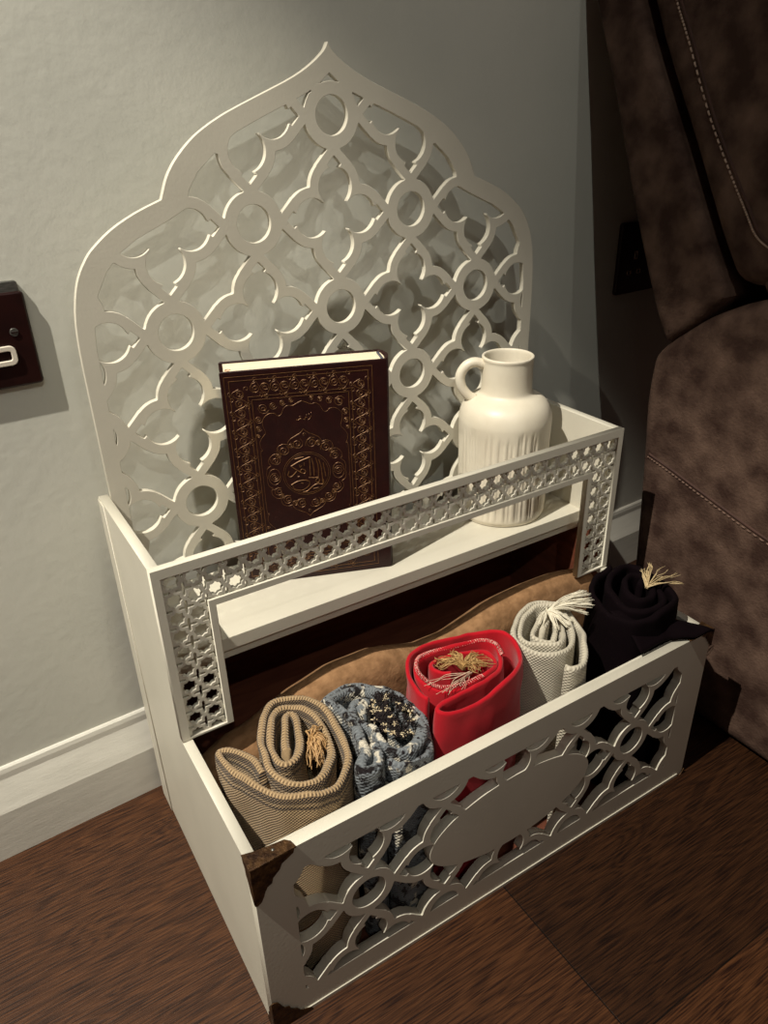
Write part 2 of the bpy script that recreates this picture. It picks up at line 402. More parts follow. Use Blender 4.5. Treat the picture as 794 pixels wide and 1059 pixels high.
so = poly_sdf(X, Z, outline); ih = inner_half+[(2*cxm-a, b) for a, b in inner_half][::-1][:-1]
si = poly_sdf(X, Z, ih)
lat = lattice(X, Z, cxm+0.0005, 0.7978, 0.0966)
ring1 = np.abs(np.hypot(X-cxm-0.0005, Z-0.7978)-0.0250)-0.0058
spokes = np.abs(np.abs(np.abs(X-cxm-0.0005)-0.0)-(Z-0.7978)-0.0)*0.7071-0.0030
lat = np.where((Z > 0.8185) & (np.abs(X-cxm) < 0.045), np.minimum(ring1, np.where(Z > 0.82, spokes, 9)), lat)
# a foot band keeps the bottom edge closed
foot = Z-0.311
F = np.maximum(so, np.minimum(np.minimum(lat, -si), foot))
P(plate('arched_screen', contours(F, xs[0], zs[0], h, 0.00012, 10), 0.0075, lambda u, v, w: (u, 0.3505-w, v), white, bevel=0.0004))

# antique corner brackets
def bracket(name, sx, top):
    K_ = 1.0 if sx == 0 else (0.5 if top else 0.2)
    L_ = 0.044
    pts = [(0, 0), (0.0415, 0.0), (0.0405, -0.0045), (0.035, -0.0075), (0.029, -0.0105), (0.0262, -0.0165), (0.0225, -0.0195), (0.0195, -0.0225), (0.018, -0.028), (0.0135, -0.0300),
           (0.0110, -0.0345), (0.009, -0.040), (0.0065, -0.0450), (0.002, -0.0475), (0.0, -0.046)]
    pts = [(p[0]*K_, p[1]*K_) for p in pts]
    bm_parts = []
    def fm(u, v, w):
        x = -0.0012+u if sx == 0 else W+0.0012-u
        z = HB+0.0012+v if top else -v
        return (x, -0.0012+w*-1+0.0, z)
    o = plate('corner_bracket', [pts], 0.0012, fm, bronze, bevel=0.0003)
    o2_pts = [(0, 0), (0.016, 0), (0.0155, -0.006), (0.012, -0.010), (0.0115, -0.018), (0.008, -0.024), (0.006, -0.034), (0.002, -0.042), (0, -0.046)]
    o2_pts = [(p[0]*K_, p[1]*K_) for p in o2_pts]
    def fs_(u, v, w):
        x = -w-0.0002 if sx == 0 else W+0.0002+w
        return (x, -0.0012+u, HB+0.0012+v if top else -v)
    o2 = plate('tmp2', [o2_pts], 0.0012, fs_, bronze, bevel=0.0003)
    objs = [o, o2]
    if top:
        tp = [(0, -0.002), (0.044, -0.002), (0.0425, 0.006), (0.038, 0.0105), (0.012, 0.0135), (0.0, 0.0165)]
        def ft(u, v, w): return ((-0.0014+u if sx == 0 else W+0.0014-u), v, HB+0.0008+w)
        objs.append(plate('tmp3', [tp], 0.0012, ft, bronze, bevel=0.0003))
        bm = bmesh.new(); bmesh.ops.create_uvsphere(bm, u_segments=10, v_segments=6, radius=0.0016)
        for v in bm.verts: v.co = Vector(((0.024 if sx == 0 else W-0.024)+v.co.x, 0.006+v.co.y, HB+0.002+v.co.z*0.6))
        nail = bm_obj('nail', bm, steel, None, True)
    bm = bmesh.new()
    for q in objs: bm.from_mesh(q.data)
    me = bpy.data.meshes.new('corner_bracket'); bm.to_mesh(me); bm.free(); me.materials.append(bronze)
    for q in objs: bpy.data.objects.remove(q)
    ob = bpy.data.objects.new('corner_bracket', me); C.objects.link(ob); P(ob); ob['label'] = 'antique bronze scalloped corner bracket'
    if top: nail.parent = ob; nail['label'] = 'small shiny nail head'
for sx in (0, 1):
    for top in (True, False): bracket('corner_bracket', sx, top)

# ------------------------------------------------------------------ book
BLc = Vector((0.13087, 0.29795, 0.3122)); bu = Vector((0.9393, -0.3431, 0.0)).normalized(); bn = Vector((-bu.y, bu.x, 0))*-1  # bn towards the room
bn = Vector((bu.y, -bu.x, 0)); bv = Vector((0, 0, 1))
cover = mat('dark_maroon_leather', srgb(34, 10, 10), 0.45, srgb(42, 14, 12), 90, 0.15, 500, spec=0.35)
gold = mat('dull_gold_foil', srgb(120, 84, 48), 0.45, srgb(92, 62, 34), 200, 0.0, metal=0.35)
pagem = mat('cream_page_edges', srgb(236, 224, 198), 0.8, srgb(224, 210, 182), 40, 0.3, 60, stretch=(1, 60, 1))
book = thing('book', 'dark maroon hardback book with gold arabesque border and round calligraphy medallion', 'book', tuple(BLc))
BW, BH, BT = 0.1785, 0.257, 0.040
def bw(u, v, w): return tuple(bu*u+bv*v-bn*w)    # relative to the book's base point; w goes back from the front cover
def rrect(u0, u1, v0, v1, r=0.002, n=3):
    out = []
    for cx, cy, a0 in ((u1-r, v1-r, 0), (u0+r, v1-r, 90), (u0+r, v0+r, 180), (u1-r, v0+r, 270)):
        for k in range(n+1):
            a = R(a0+90*k/n); out.append((cx+r*math.cos(a), cy+r*math.sin(a)))
    return out
plate('front_cover', [rrect(0, BW-0.004, 0, BH)], 0.0028, lambda u, v, w: bw(u, v, w), cover, book, bevel=0.0008)
plate('back_cover', [rrect(0, BW-0.004, 0, BH)], 0.0028, lambda u, v, w: bw(u, v, BT-0.0028+w), cover, book, bevel=0.0008)
# spine: curved shell swept along v
sec = []
for k in range(13):
    t = k/12; w = 0.0004+t*(BT-0.0008); bulge = 0.0070*math.sin(math.pi*t)**0.6
    sec.append((BW-0.006+bulge, w))
sec_in = [(a-0.0022, min(max(w_, 0.0022), BT-0.0022)) for a, w_ in sec][::-1]
plate('spine', [sec+sec_in], BH, lambda a, w_, v: bw(a, v, w_), cover, book)
plate('page_block', [[(0.004, 0.003), (BW-0.0085, 0.003), (BW-0.0045, 0.008), (BW-0.0035, BT/2), (BW-0.0045, BT-0.008), (BW-0.0085, BT-0.003), (0.004, BT-0.003), (0.0055, BT/2)]], BH-0.0055,
      lambda a, w_, v: bw(a, v+0.0035, w_), pagem, book)
hb = bmesh.new(); tube(hb, [bw(BW-0.0075, BH-0.0015, 0.006+0.025*k/10) for k in range(11)], 0.0016, 6)
bm_obj('headband', hb, mat('blue_grey_thread', srgb(90, 92, 105), 0.8, srgb(50, 48, 58), 900), book, True)['label'] = 'blue grey woven headband'
mk = bmesh.new(); tube(mk, [bw(0.009+0.0028*math.cos(a), BH-0.0018, 0.012+0.0028*math.sin(a)) for a in np.linspace(0, 5.2, 12)], 0.0006, 5)
bm_obj('page_stamp', mk, mat('brown_stamp_ink', srgb(190, 150, 120), 0.8, srgb(170, 130, 100), 200), book)['label'] = 'faint brown round mark on the page edges'
CU, CV = 0.0812, 0.1290
def goldlines(name, lines, r, label=None, closed=False):
    bm = bmesh.new()
    for ln in lines: tube(bm, [bw(a, b, -0.00005) for a, b in ln], r, 4)
    o = bm_obj(name, bm, gold, book)
    if label: o['label'] = label
    return o
def rectl(du, dv): return [(CU-du, CV-dv), (CU+du, CV-dv), (CU+du, CV+dv), (CU-du, CV+dv), (CU-du, CV-dv), (CU-du+0.001, CV-dv)]
RU, RV = 0.0772, 0.1222
lines = [rectl(RU, RV), rectl(RU-0.0045, RV-0.0045), rectl(RU-0.0225, RV-0.0225), rectl(RU-0.0262, RV-0.0262)]
def spiral(cx, cy, r, turns, a0, sgn=1, n=16):
    return [(cx+r*(1-0.85*k/n)*math.cos(a0+sgn*2*math.pi*turns*k/n), cy+r*(1-0.85*k/n)*math.sin(a0+sgn*2*math.pi*turns*k/n)) for k in range(n+1)]
def scrolls(p0, p1, wid, cnt):
    out = []; p0, p1 = np.array(p0), np.array(p1); d = (p1-p0)/cnt; nrm = np.array((-d[1], d[0]))/np.linalg.norm(d)
    wave = []
    for k in range(cnt*8+1):
        t = k/8; q = p0+d*t+nrm*wid*0.5*math.sin(math.pi*t); wave.append(tuple(q))
    out.append(wave)
    for k in range(cnt):
        s = 1 if k % 2 == 0 else -1; c = p0+d*(k+0.5)-nrm*s*wid*0.02
        a0 = math.atan2(d[1], d[0])
        out.append(spiral(c[0], c[1], wid*0.40, 1.6, a0+s*1.5, s)); out.append(spiral(c[0], c[1], wid*0.26, 1.2, a0-s*1.2, -s, 10))
        e = c+nrm*s*wid*0.62; out.append(spiral(e[0], e[1], wid*0.17, 1.1, a0, s, 8))
        e = c-nrm*s*wid*0.5+d*0.5; out.append(spiral(e[0], e[1], wid*0.2, 1.1, a0+2, -s, 8))
    return out
mu, mv = RU-0.0135, RV-0.0135
sc = scrolls((CU-mu, CV-mv), (CU-mu, CV+mv), 0.0155, 21)+scrolls((CU+mu, CV-mv), (CU+mu, CV+mv), 0.0155, 21)
sc += scrolls((CU-mu+0.012, CV+mv), (CU+mu-0.012, CV+mv), 0.0155, 10)+scrolls((CU-mu+0.012, CV-mv), (CU+mu-0.012, CV-mv), 0.0155, 10)
goldlines('gold_frame_lines', lines, 0.00038, 'gold ruled frame lines')
goldlines('gold_scroll_border', sc, 0.00022, 'dull gold scrollwork border')
# scalloped inner field outline, four mirrored quarters
q = [(0.0, 0.0905), (0.0050, 0.0885), (0.0098, 0.0862), (0.0150, 0.0868), (0.0195, 0.0835), (0.0225, 0.0775), (0.0262, 0.0762), (0.0300, 0.0795), (0.0365, 0.0790), (0.0420, 0.0735), (0.0425, 0.066), (0.0405, 0.0585), (0.0440, 0.054),
     (0.0475, 0.048), (0.0470, 0.0415), (0.0455, 0.038), (0.0478, 0.035), (0.0480, 0.0)]
qs = [tuple(v)[:2] for v in smooth_path([(a, b, 0) for a, b in q], 3)]
fld = []
for sa in (1, -1):
    for sb in (1, -1): fld.append([(CU+sa*a, CV+sb*b) for a, b in qs])
fill = []
for sa in (1, -1):
    for sb in (1, -1):
        for (a, b, r_) in ((0.0405, 0.0860, 0.0065), (0.030, 0.0880, 0.0045), (0.0200, 0.0905, 0.0035), (0.0470, 0.0740, 0.0045), (0.0475, 0.0640, 0.0036), (0.0490, 0.0560, 0.0024), (0.011, 0.0925, 0.0028)):
            a = min(a, 0.0508-r_); b = min(b, 0.0958-r_)
            fill.append(spiral(CU+sa*a, CV+sb*b, r_, 1.7, 0.4*sa, sa*sb)); fill.append(spiral(CU+sa*a, CV+sb*b, r_*0.6, 1.0, 2.4, -sa*sb, 8))
goldlines('gold_corner_ornament', fld+fill, 0.00024, 'gold scalloped corner ornament')
# medallion
MC = (0.0812, 0.1350)
mo = [(0, 0.0530), (0.0035, 0.0490), (0.0085, 0.0462), (0.0150, 0.0425), (0.0182, 0.0385), (0.0188, 0.0365), (0.0235, 0.0375), (0.0290, 0.0350), (0.0308, 0.0295), (0.0304, 0.0270), (0.0350, 0.0265), (0.0398, 0.0215), (0.0402, 0.0165), (0.0385, 0.0138),
      (0.0425, 0.0105), (0.0440, 0.0040), (0.0435, 0.0)]
ms = [tuple(v)[:2] for v in smooth_path([(a, b, 0) for a, b in mo], 3)]
med = []
for sa in (1, -1):
    for sb in (1, -1): med.append([(MC[0]+sa*a, MC[1]+sb*b) for a, b in ms])
circ = lambda r, n=40: [(MC[0]+r*math.cos(2*math.pi*k/n), MC[1]+r*0.98*math.sin(2*math.pi*k/n)) for k in range(n+1)]
med += [circ(0.0262), circ(0.0242)]
for sa in (1, -1):
    for sb in (1, -1):
        for (a, b, r_) in ((0.0078, 0.0362, 0.0066), (0.0230, 0.0298, 0.0060), (0.0325, 0.0188, 0.0055), (0.0150, 0.0350, 0.0034), (0.029, 0.0245, 0.003)):
            med.append(spiral(MC[0]+sa*a, MC[1]+sb*b, r_, 1.8, 1.0, sa*sb)); med.append(spiral(MC[0]+sa*a, MC[1]+sb*b, r_*1.15, 0.6, 3.6*sa, -sa*sb, 8))
    med.append(spiral(MC[0]+sa*0.0355, MC[1], 0.0062, 2.2, 0, sa)); med.append([(MC[0]+sa*(0.0355-0.0066*math.cos(t)), MC[1]+0.0095*math.sin(t)) for t in np.linspace(0, 6.283, 18)])
for sb in (1, -1): med.append(spiral(MC[0], MC[1]+sb*0.0462, 0.0022, 1, 0, 1, 8))
goldlines('gold_medallion', med, 0.00026, 'gold scalloped medallion with scrolls')
callig = [[(0.0643, 0.1457), (0.0737, 0.1505), (0.0848, 0.1542), (0.086, 0.154)], [(0.0643, 0.1457), (0.0716, 0.1395), (0.0779, 0.1353), (0.08, 0.1384), (0.0759, 0.1409), (0.0738, 0.1372)], [(0.0854, 0.1541), (0.0851, 0.1424), (0.0849, 0.1317)],
          [(0.0877, 0.1527), (0.0893, 0.1419), (0.0892, 0.1312)], [(0.092, 0.1529), (0.0943, 0.1426), (0.094, 0.1305)], [(0.0954, 0.1505), (0.0977, 0.1395), (0.0983, 0.1204)], [(0.1, 0.1459), (0.1012, 0.1364), (0.102, 0.1295)],
          [(0.0619, 0.14), (0.0603, 0.1349), (0.0638, 0.1331), (0.0703, 0.139)], [(0.0629, 0.1231), (0.0705, 0.1268), (0.0791, 0.127), (0.0814, 0.1254)], [(0.0647, 0.1228), (0.0661, 0.1178), (0.0745, 0.1153), (0.0822, 0.1198), (0.0832, 0.1251), (0.0791, 0.1277)],
          [(0.0755, 0.1131), (0.0805, 0.1138), (0.0871, 0.1192), (0.0921, 0.1212), (0.0983, 0.1204), (0.0992, 0.1258)], [(0.083, 0.1299), (0.089, 0.1291), (0.0939, 0.1292)],
          [(0.0906, 0.1255), (0.0926, 0.128), (0.0949, 0.1257), (0.0928, 0.1225), (0.0905, 0.1242)], [(0.074, 0.1465), (0.0743, 0.1431), (0.0763, 0.1456)], [(0.0789, 0.1485), (0.0792, 0.1445)], [(0.0709, 0.1322), (0.0728, 0.1326)],
          [(0.074, 0.1243), (0.0763, 0.1233)], [(0.0868, 0.1158), (0.093, 0.1163)], [(0.0691, 0.1537), (0.0752, 0.1549), (0.0789, 0.1552)]]
def sm2(l): return [tuple(v)[:2] for v in smooth_path([(a, b, 0) for a, b in l], 4)]
goldlines('gold_calligraphy', [sm2(l) for l in callig], 0.00052, 'gold Arabic calligraphy in the round medallion')
small = [[(0.0740, 0.1990), (0.0765, 0.1985), (0.0790, 0.2000), (0.0800, 0.1990)], [(0.0815, 0.1990), (0.0835, 0.1985), (0.0845, 0.2010), (0.0860, 0.2000)], [(0.0870, 0.1975), (0.0895, 0.1995), (0.0905, 0.2020)],
         [(0.0782, 0.2020), (0.0786, 0.2022)], [(0.0855, 0.2032), (0.0860, 0.2034)], [(0.0880, 0.2040), (0.0886, 0.2042)], [(0.0905, 0.2050), (0.0910, 0.2052)]]
goldlines('small_gold_script', [sm2(l) if len(l) > 2 else l for l in small], 0.00032, 'small faint gold script above the medallion')

# ------------------------------------------------------------------ vase
vx, vy, vz = 0.5005, 0.2815, 0.3122
vase = thing('vase', 'cream ceramic jug vase with ribbed body, straight neck and small loop handle', 'vase', (vx, vy, vz))
prof = [(0.0, 0.0), (0.050, 0.0), (0.0565, 0.003), (0.0588, 0.010), (0.0592, 0.03), (0.0592, 0.06), (0.0592, 0.09), (0.0594, 0.110), (0.0598, 0.128), (0.0596, 0.138), (0.0570, 0.1485), (0.0520, 0.1570), (0.0450, 0.1628), (0.0385, 0.1655), (0.0345, 0.1678), (0.0325, 0.1720),
        (0.0318, 0.185), (0.0318, 0.205), (0.0320, 0.2100), (0.0328, 0.2130), (0.0324, 0.2152), (0.0305, 0.2158), (0.0288, 0.2140), (0.0282, 0.205), (0.0280, 0.175), (0.040, 0.158), (0.053, 0.140), (0.054, 0.02), (0.0, 0.012)]
pp = [tuple(v)[:2] for v in smooth_path([(a, b, 0) for a, b in prof], 4)]
NS = 240; vs = []; fs = []
random.seed(5)
nr = 58; ribs = [0]*NS
for k in range(nr):
    c = int((k+random.uniform(-0.3, 0.3))*NS/nr) % NS; dep = random.uniform(0.5, 1.0)
    for d_ in (-1, 0, 1): ribs[(c+d_) % NS] = max(ribs[(c+d_) % NS], dep*(1 if d_ == 0 else 0.45))
top_j = [random.uniform(-0.010, 0.004) for _ in range(NS)]
split = len(pp)
for i, (r, z) in enumerate(pp):
    outer_side = i < 17*4
    for k in range(NS):
        a = 2*math.pi*k/NS; rr = max(r, 1e-5)
        if outer_side and 0.006 < z < 0.135:
            e = min(1, (z-0.006)/0.01)*min(1, max(0, (0.131+top_j[(k//4)*4]-z)/0.012)); rr -= 0.0019*ribs[k]*e
        vs.append((rr*math.cos(a), rr*math.sin(a), z))
for i in range(len(pp)-1):
    for k in range(NS):
        k2 = (k+1) % NS; fs.append((i*NS+k, i*NS+k2, (i+1)*NS+k2, (i+1)*NS+k))
vb = mesh_obj('vase_body', vs, fs, ceramic, vase, True)
bm = bmesh.new()
hp = smooth_path([(-0.030, 0, 0.205), (-0.042, 0, 0.2085), (-0.053, 0, 0.2040), (-0.0600, 0, 0.192), (-0.0580, 0, 0.178), (-0.0505, 0, 0.167), (-0.0420, 0, 0.161)], 6)
hr = Matrix.Rotation(R(-28), 3, 'Z'); tube(bm, [hr @ p for p in hp], 0.0062, 14)
bm_obj('handle', bm, ceramic, vase, True)

# ------------------------------------------------------------------ rolled prayer mats
def roll(name, label, path, ztop, thick, m, wob=0.004, seed=0, zbot=0.0115, n=6, flat=0.002, lump=0.0015, curl=1.0, parent=None, part='rolled_cloth', zf=None):
    """a sheet of cloth standing on end, following path (x, y)"""
    pts = smooth_path([(a, b, 0) for a, b in path], n)
    N_ = len(pts); cx = sum(p[0] for p in path)/len(path); cy = sum(p[1] for p in path)/len(path)
    hh = thick/2; L_ = 0
    vs = []; uvs = []; fs = []
    capn = 6
    prof = []   # (offset across, depth below the rim)
    for z in (0.24, 0.18, 0.12, 0.09, 0.07, 0.055, 0.042, 0.032, 0.023, 0.015, 0.009): prof.append((hh, z))
    for k in range(capn+1):
        a = math.pi*k/capn; prof.append((hh*math.cos(a), thick*0.55*(1-math.sin(a))))
    for z in (0.009, 0.015, 0.023, 0.032, 0.042, 0.055, 0.07, 0.09, 0.12, 0.18, 0.24): prof.append((-hh, z))
    K = len(prof)
    for i, p in enumerate(pts):
        t = pts[min(i+1, N_-1)]-pts[max(i-1, 0)]; t.normalize(); nn = Vector((t.y, -t.x, 0))
        if i: L_ += (p-pts[i-1]).length
        rise = wob*mnoise.noise(Vector((L_*18, seed*3.1, 0)))*1.6
        if zf: rise += zf(i/(N_-1))
        for (o_, d_) in prof:
            z = ztop+rise-d_
            if d_ >= 0.24: z = zbot
            z = max(z, zbot)
            q = p+nn*o_*(1-0.0*d_)
            nv = Vector((q.x*22, q.y*22, z*14+seed))
            lx = lump*(mnoise.noise(nv*1.7)); ly = lump*(mnoise.noise(nv*1.7+Vector((9, 4, 2))))
            side = lump*0.7*mnoise.noise(Vector((L_*60, z*30, seed+7)))*min(1, d_/0.02)
            vs.append((q.x+lx+nn.x*side, q.y+ly+nn.y*side, z+lump*0.5*mnoise.noise(nv*4))); uvs.append((L_, d_))
    for i in range(N_-1):
        for k in range(K-1): fs.append((i*K+k, i*K+k+1, (i+1)*K+k+1, (i+1)*K+k))
    fs.append(tuple(range(K))[::-1]); fs.append(tuple((N_-1)*K+k for k in range(K)))
    # keep inside the bin
    vs = [(min(max(x, T+0.001), W-T-0.001), min(max(y, 0.0155), 0.20), z) for x, y, z in vs]
    o = mesh_obj(part, vs, fs, m, parent, True)
    uvl = o.data.uv_layers.new(name='UVMap')
    for lp in o.data.loops: uvl.data[lp.index].uv = uvs[lp.vertex_index]
    return o
def strands(name, root, tips, r, m, parent, cnt, seed, curlz=0.0, spread=0.004, label=None, lift=0.0, wig=0.0):
    random.seed(seed); bm = bmesh.new()
    for k in range(cnt):
        tip = Vector(random.choice(tips))+Vector((random.uniform(-1, 1), random.uniform(-1, 1), random.uniform(-0.6, 0.6)))*spread
        ro = Vector(root)+Vector((random.uniform(-1, 1), random.uniform(-1, 1), random.uniform(-1, 1)))*spread*0.4
        mid = (ro+tip)/2+Vector((random.uniform(-1, 1), random.uniform(-1, 1), random.uniform(-0.3, 1)))*spread*0.6+Vector((0, 0, lift))
        pt = smooth_path([ro, (ro+mid)/2+Vector((0, 0, lift*0.4)), mid, (mid+tip)/2+Vector((random.uniform(-1, 1), random.uniform(-1, 1), 0))*wig, tip], 4)
        tube(bm, pt, r*random.uniform(0.7, 1.2), 4, lambda t: 1-0.55*t)
    o = bm_obj(name, bm, m, parent, True)
    if label: o['label'] = label
    return o

# 1 tan woven mat
tan_path = [(0.0779,0.086),(0.0843,0.105),(0.0957,0.126),(0.1031,0.1274),(0.1034,0.1167),(0.0928,0.0915),(0.08,0.0717),(0.0696,0.0687),(0.0648,0.0798),(0.0669,0.0971),(0.0765,0.1222),(0.0912,0.1396),(0.1063,0.1368),(0.1172,0.1223),(0.1206,0.097),(0.1167,0.0719),(0.1033,0.049),(0.0857,0.037),(0.0671,0.0404),(0.0559,0.058),(0.0542,0.0813),(0.0609,0.1088),(0.0754,0.1374),(0.0934,0.1533),(0.1125,0.1495),(0.1285,0.1308),(0.1345,0.1023),(0.1301,0.0708),(0.1178,0.0412),(0.0977,0.0229),(0.0761,0.0203),(0.0564,0.0296),(0.0402,0.05),(0.0297,0.0728),(0.0211,0.0931),(0.0196,0.1128),(0.0237,0.1211),(0.0349,0.1118),(0.0426,0.0916),(0.0468,0.0702)]
tanm = cloth_mat('tan_weave', srgb(100, 78, 56), srgb(200, 172, 132), srgb(26, 24, 34), (310, 310), ((0.0020, 0.0090), (0.0125, 0.0160)), bump=1.0)
t = thing('rolled_prayer_mat', 'rolled tan woven prayer mat with dark checked edge, at the left end of the bin', 'prayer mat', (0.08, 0.08, 0.012), 0, 'rolled prayer mats standing in the bin')
def adopt(o, t): 
    o.parent = t; o.matrix_parent_inverse = Matrix.Translation(-t.location); return o
adopt(roll('tan', '', tan_path, 0.262, 0.0088, tanm, 0.004, 1, lump=0.003), t)
goldth = mat('golden_silk_thread', srgb(196, 160, 112), 0.5, srgb(150, 112, 70), 400)
adopt(strands('fringe', (0.104, 0.083, 0.262), [(0.090, 0.056, 0.258), (0.098, 0.060, 0.254), (0.108, 0.070, 0.256), (0.112, 0.092, 0.262)], 0.0012, goldth, None, 60, 3, spread=0.007, lift=0.004, wig=0.004, label='golden silky fringe tucked into the roll'), t)
# 2 blue grey fleecy mat
bpath = [(0.1682,0.1016),(0.1763,0.1072),(0.1717,0.1143),(0.16,0.1054),(0.1578,0.0869),(0.164,0.0711),(0.1615,0.0516),(0.1653,0.0365),(0.1752,0.0268),(0.1928,0.0315),(0.2044,0.047),(0.2098,0.0671),(0.2083,0.0886),(0.2024,0.1077),(0.1918,0.125),(0.1742,0.1328),(0.1575,0.1313),(0.1458,0.1238),(0.1478,0.1077),(0.150,0.0871),(0.1462,0.0624),(0.1406,0.0464),(0.130,0.0369),(0.1287,0.0283),(0.1387,0.0264),(0.1485,0.0372),(0.1538,0.0509)]
bmat = cloth_mat('blue_grey_fleece', srgb(98, 104, 110), srgb(146, 150, 152), srgb(30, 26, 30), (260, 260), (), bump=1.0, amp=0.5,
                 blotch=((srgb(22, 16, 18), 0.54, 0.60, 75, 3.0), (srgb(205, 198, 182), 0.57, 0.62, 60, 9.0), (srgb(30, 24, 28), 0.58, 0.62, 170, 5.0)))
t = thing('rolled_prayer_mat', 'rolled blue grey fleecy mat with black and cream pattern, between tan and red rolls', 'prayer mat', (0.17, 0.075, 0.012), 0, 'rolled prayer mats standing in the bin')
adopt(roll('blue', '', bpath, 0.258, 0.0105, bmat, 0.006, 2, lump=0.005), t)
bo = [(0.1375,0.132),(0.1589,0.1435),(0.19,0.1388),(0.2103,0.1191),(0.2186,0.0926),(0.2188,0.0612),(0.2096,0.037),(0.196,0.0197),(0.1798,0.0173),(0.1629,0.0209),(0.1578,0.0324)]
adopt(roll('blue', '', bo, 0.250, 0.0095, bmat, 0.005, 6, lump=0.004, part='outer_wrap'), t)
blk = mat('black_yarn', srgb(24, 16, 18), 0.9, srgb(36, 26, 26), 200); crm = mat('cream_yarn', srgb(222, 206, 172), 0.85, srgb(200, 182, 150), 200)
random.seed(8)
for k, mm_ in ((0, blk), (1, crm)):
    bm = bmesh.new()
    for j in range(64 if k == 0 else 24):
        a = random.uniform(0, 6.283); r_ = math.sqrt(random.random()); c = Vector((0.1870+0.0195*r_*math.cos(a)+0.004*math.sin(a), 0.071+0.033*r_*math.sin(a), 0.2585+0.004*(1-r_)))
        for s_ in range(9 if k == 0 else 8):
            e = Vector((random.uniform(-1, 1), random.uniform(-1, 1), random.uniform(0.1, 1))).normalized()*(0.0062 if k == 0 else 0.0050)
            tube(bm, [c, c+e*0.5+Vector((0, 0, 0.0015)), c+e], 0.0009, 4, lambda t_: 1-0.5*t_)
    adopt(bm_obj('tuft', bm, mm_, None, True), t)['label'] = ('black' if k == 0 else 'cream')+' yarn tufts in the middle of the roll'
# 3 red velvet mat
rpath = [(0.2685,0.08),(0.2574,0.0929),(0.2613,0.1068),(0.2783,0.1067),(0.3021,0.0984),(0.3208,0.0898),(0.3233,0.0739),(0.3129,0.0612),(0.2922,0.0571),(0.2682,0.0574),(0.2459,0.0655),(0.2383,0.0843),(0.2406,0.1041),(0.2534,0.1187),(0.2753,0.1185),(0.301,0.1116),(0.3279,0.1058),(0.3384,0.0918),(0.3317,0.0722),(0.3147,0.0567),(0.2885,0.049),(0.2605,0.0484),(0.2353,0.0477),(0.2227,0.0434),(0.2275,0.0349),(0.2543,0.0303),(0.2863,0.0319),(0.323,0.0419),(0.3471,0.0587),(0.3622,0.0858),(0.3585,0.1101),(0.3346,0.1236),(0.3001,0.1295),(0.2684,0.1328),(0.2448,0.1236),(0.2298,0.1038),(0.2248,0.0802),(0.2268,0.0645)]
redm = cloth_mat('red_velvet', srgb(182, 5, 28), srgb(172, 4, 24), None, (700, 700), (), bump=0.15, amp=0.5, rough=0.75)
t = thing('rolled_prayer_mat', 'rolled bright red velvet prayer mat with gold fringe inside', 'prayer mat', (0.29, 0.08, 0.012), 0, 'rolled prayer mats standing in the bin')
adopt(roll('red', '', rpath, 0.270, 0.0052, redm, 0.004, 3, lump=0.0022, n=7), t)
# stitched pink-white edge cord along the inner turns
edge = smooth_path([(a, b, 0) for a, b in rpath[8:19]], 5)
pink = mat('pink_white_stitching', srgb(226, 170, 160), 0.8, srgb(196, 60, 66), 500, lo=0.45, hi=0.55)
bm = bmesh.new()
for i in range(len(edge)-1):
    for f_ in (0.0, 0.5):
        p = edge[i].lerp(edge[i+1], f_); tdir = (edge[i+1]-edge[i]).normalized(); nn = Vector((tdir.y, -tdir.x, 0))
        z = 0.2705; tube(bm, [(p.x-nn.x*0.0026, p.y-nn.y*0.0026, z), (p.x+tdir.x*0.0012, p.y+tdir.y*0.0012, z+0.0022), (p.x+nn.x*0.0026+tdir.x*0.002, p.y+nn.y*0.0026+tdir.y*0.002, z)], 0.0006, 4)
adopt(bm_obj('edge_stitching', bm, pink, None, True), t)['label'] = 'pale whipped stitching along the edge'
gt = mat('gold_fringe_thread', srgb(196, 160, 104), 0.6, srgb(140, 104, 60), 400)
adopt(strands('fringe', (0.284, 0.080, 0.268), [(0.262, 0.094, 0.272), (0.268, 0.102, 0.272), (0.285, 0.101, 0.274), (0.305, 0.084, 0.274), (0.311, 0.068, 0.270), (0.290, 0.066, 0.272)], 0.0007, gt, None, 110, 4, spread=0.005, lift=0.006, wig=0.006, label='tangled gold fringe'), t)
wt = mat('pale_loose_thread', srgb(216, 190, 168), 0.7, srgb(190, 150, 130), 300)
adopt(strands('loose_thread', (0.284, 0.066, 0.272), [(0.236, 0.062, 0.272), (0.245, 0.056, 0.272), (0.232, 0.078, 0.271), (0.262, 0.052, 0.272)], 0.0006, wt, None, 12, 5, spread=0.004, lift=0.001, wig=0.003, label='pale loose threads across the roll'), t)
# 4 cream knitted mat
cpath = [(0.4087,0.0901),(0.4246,0.1019),(0.4331,0.1138),(0.4224,0.1112),(0.3992,0.0958),(0.3997,0.0816),(0.4084,0.0739),(0.4281,0.0882),(0.4398,0.1073),(0.4408,0.0949),(0.4213,0.0707),(0.4034,0.0596),(0.3896,0.0706),(0.3798,0.0849),(0.3818,0.1008),(0.4035,0.12),(0.4299,0.1299),(0.4446,0.1207),(0.4511,0.1016),(0.4375,0.0744),(0.4144,0.0522),(0.3919,0.0525),(0.3774,0.065),(0.3691,0.0808),(0.3723,0.1),(0.3952,0.1218),(0.4293,0.1364),(0.4524,0.1277),(0.4597,0.0998),(0.4466,0.0683),(0.4253,0.0397),(0.4044,0.0222),(0.3875,0.0217),(0.3827,0.0277)]
crmat = cloth_mat('cream_knit', srgb(168, 160, 142), srgb(214, 207, 190), None, (240, 240), (), bump=0.8, amp=0.9)
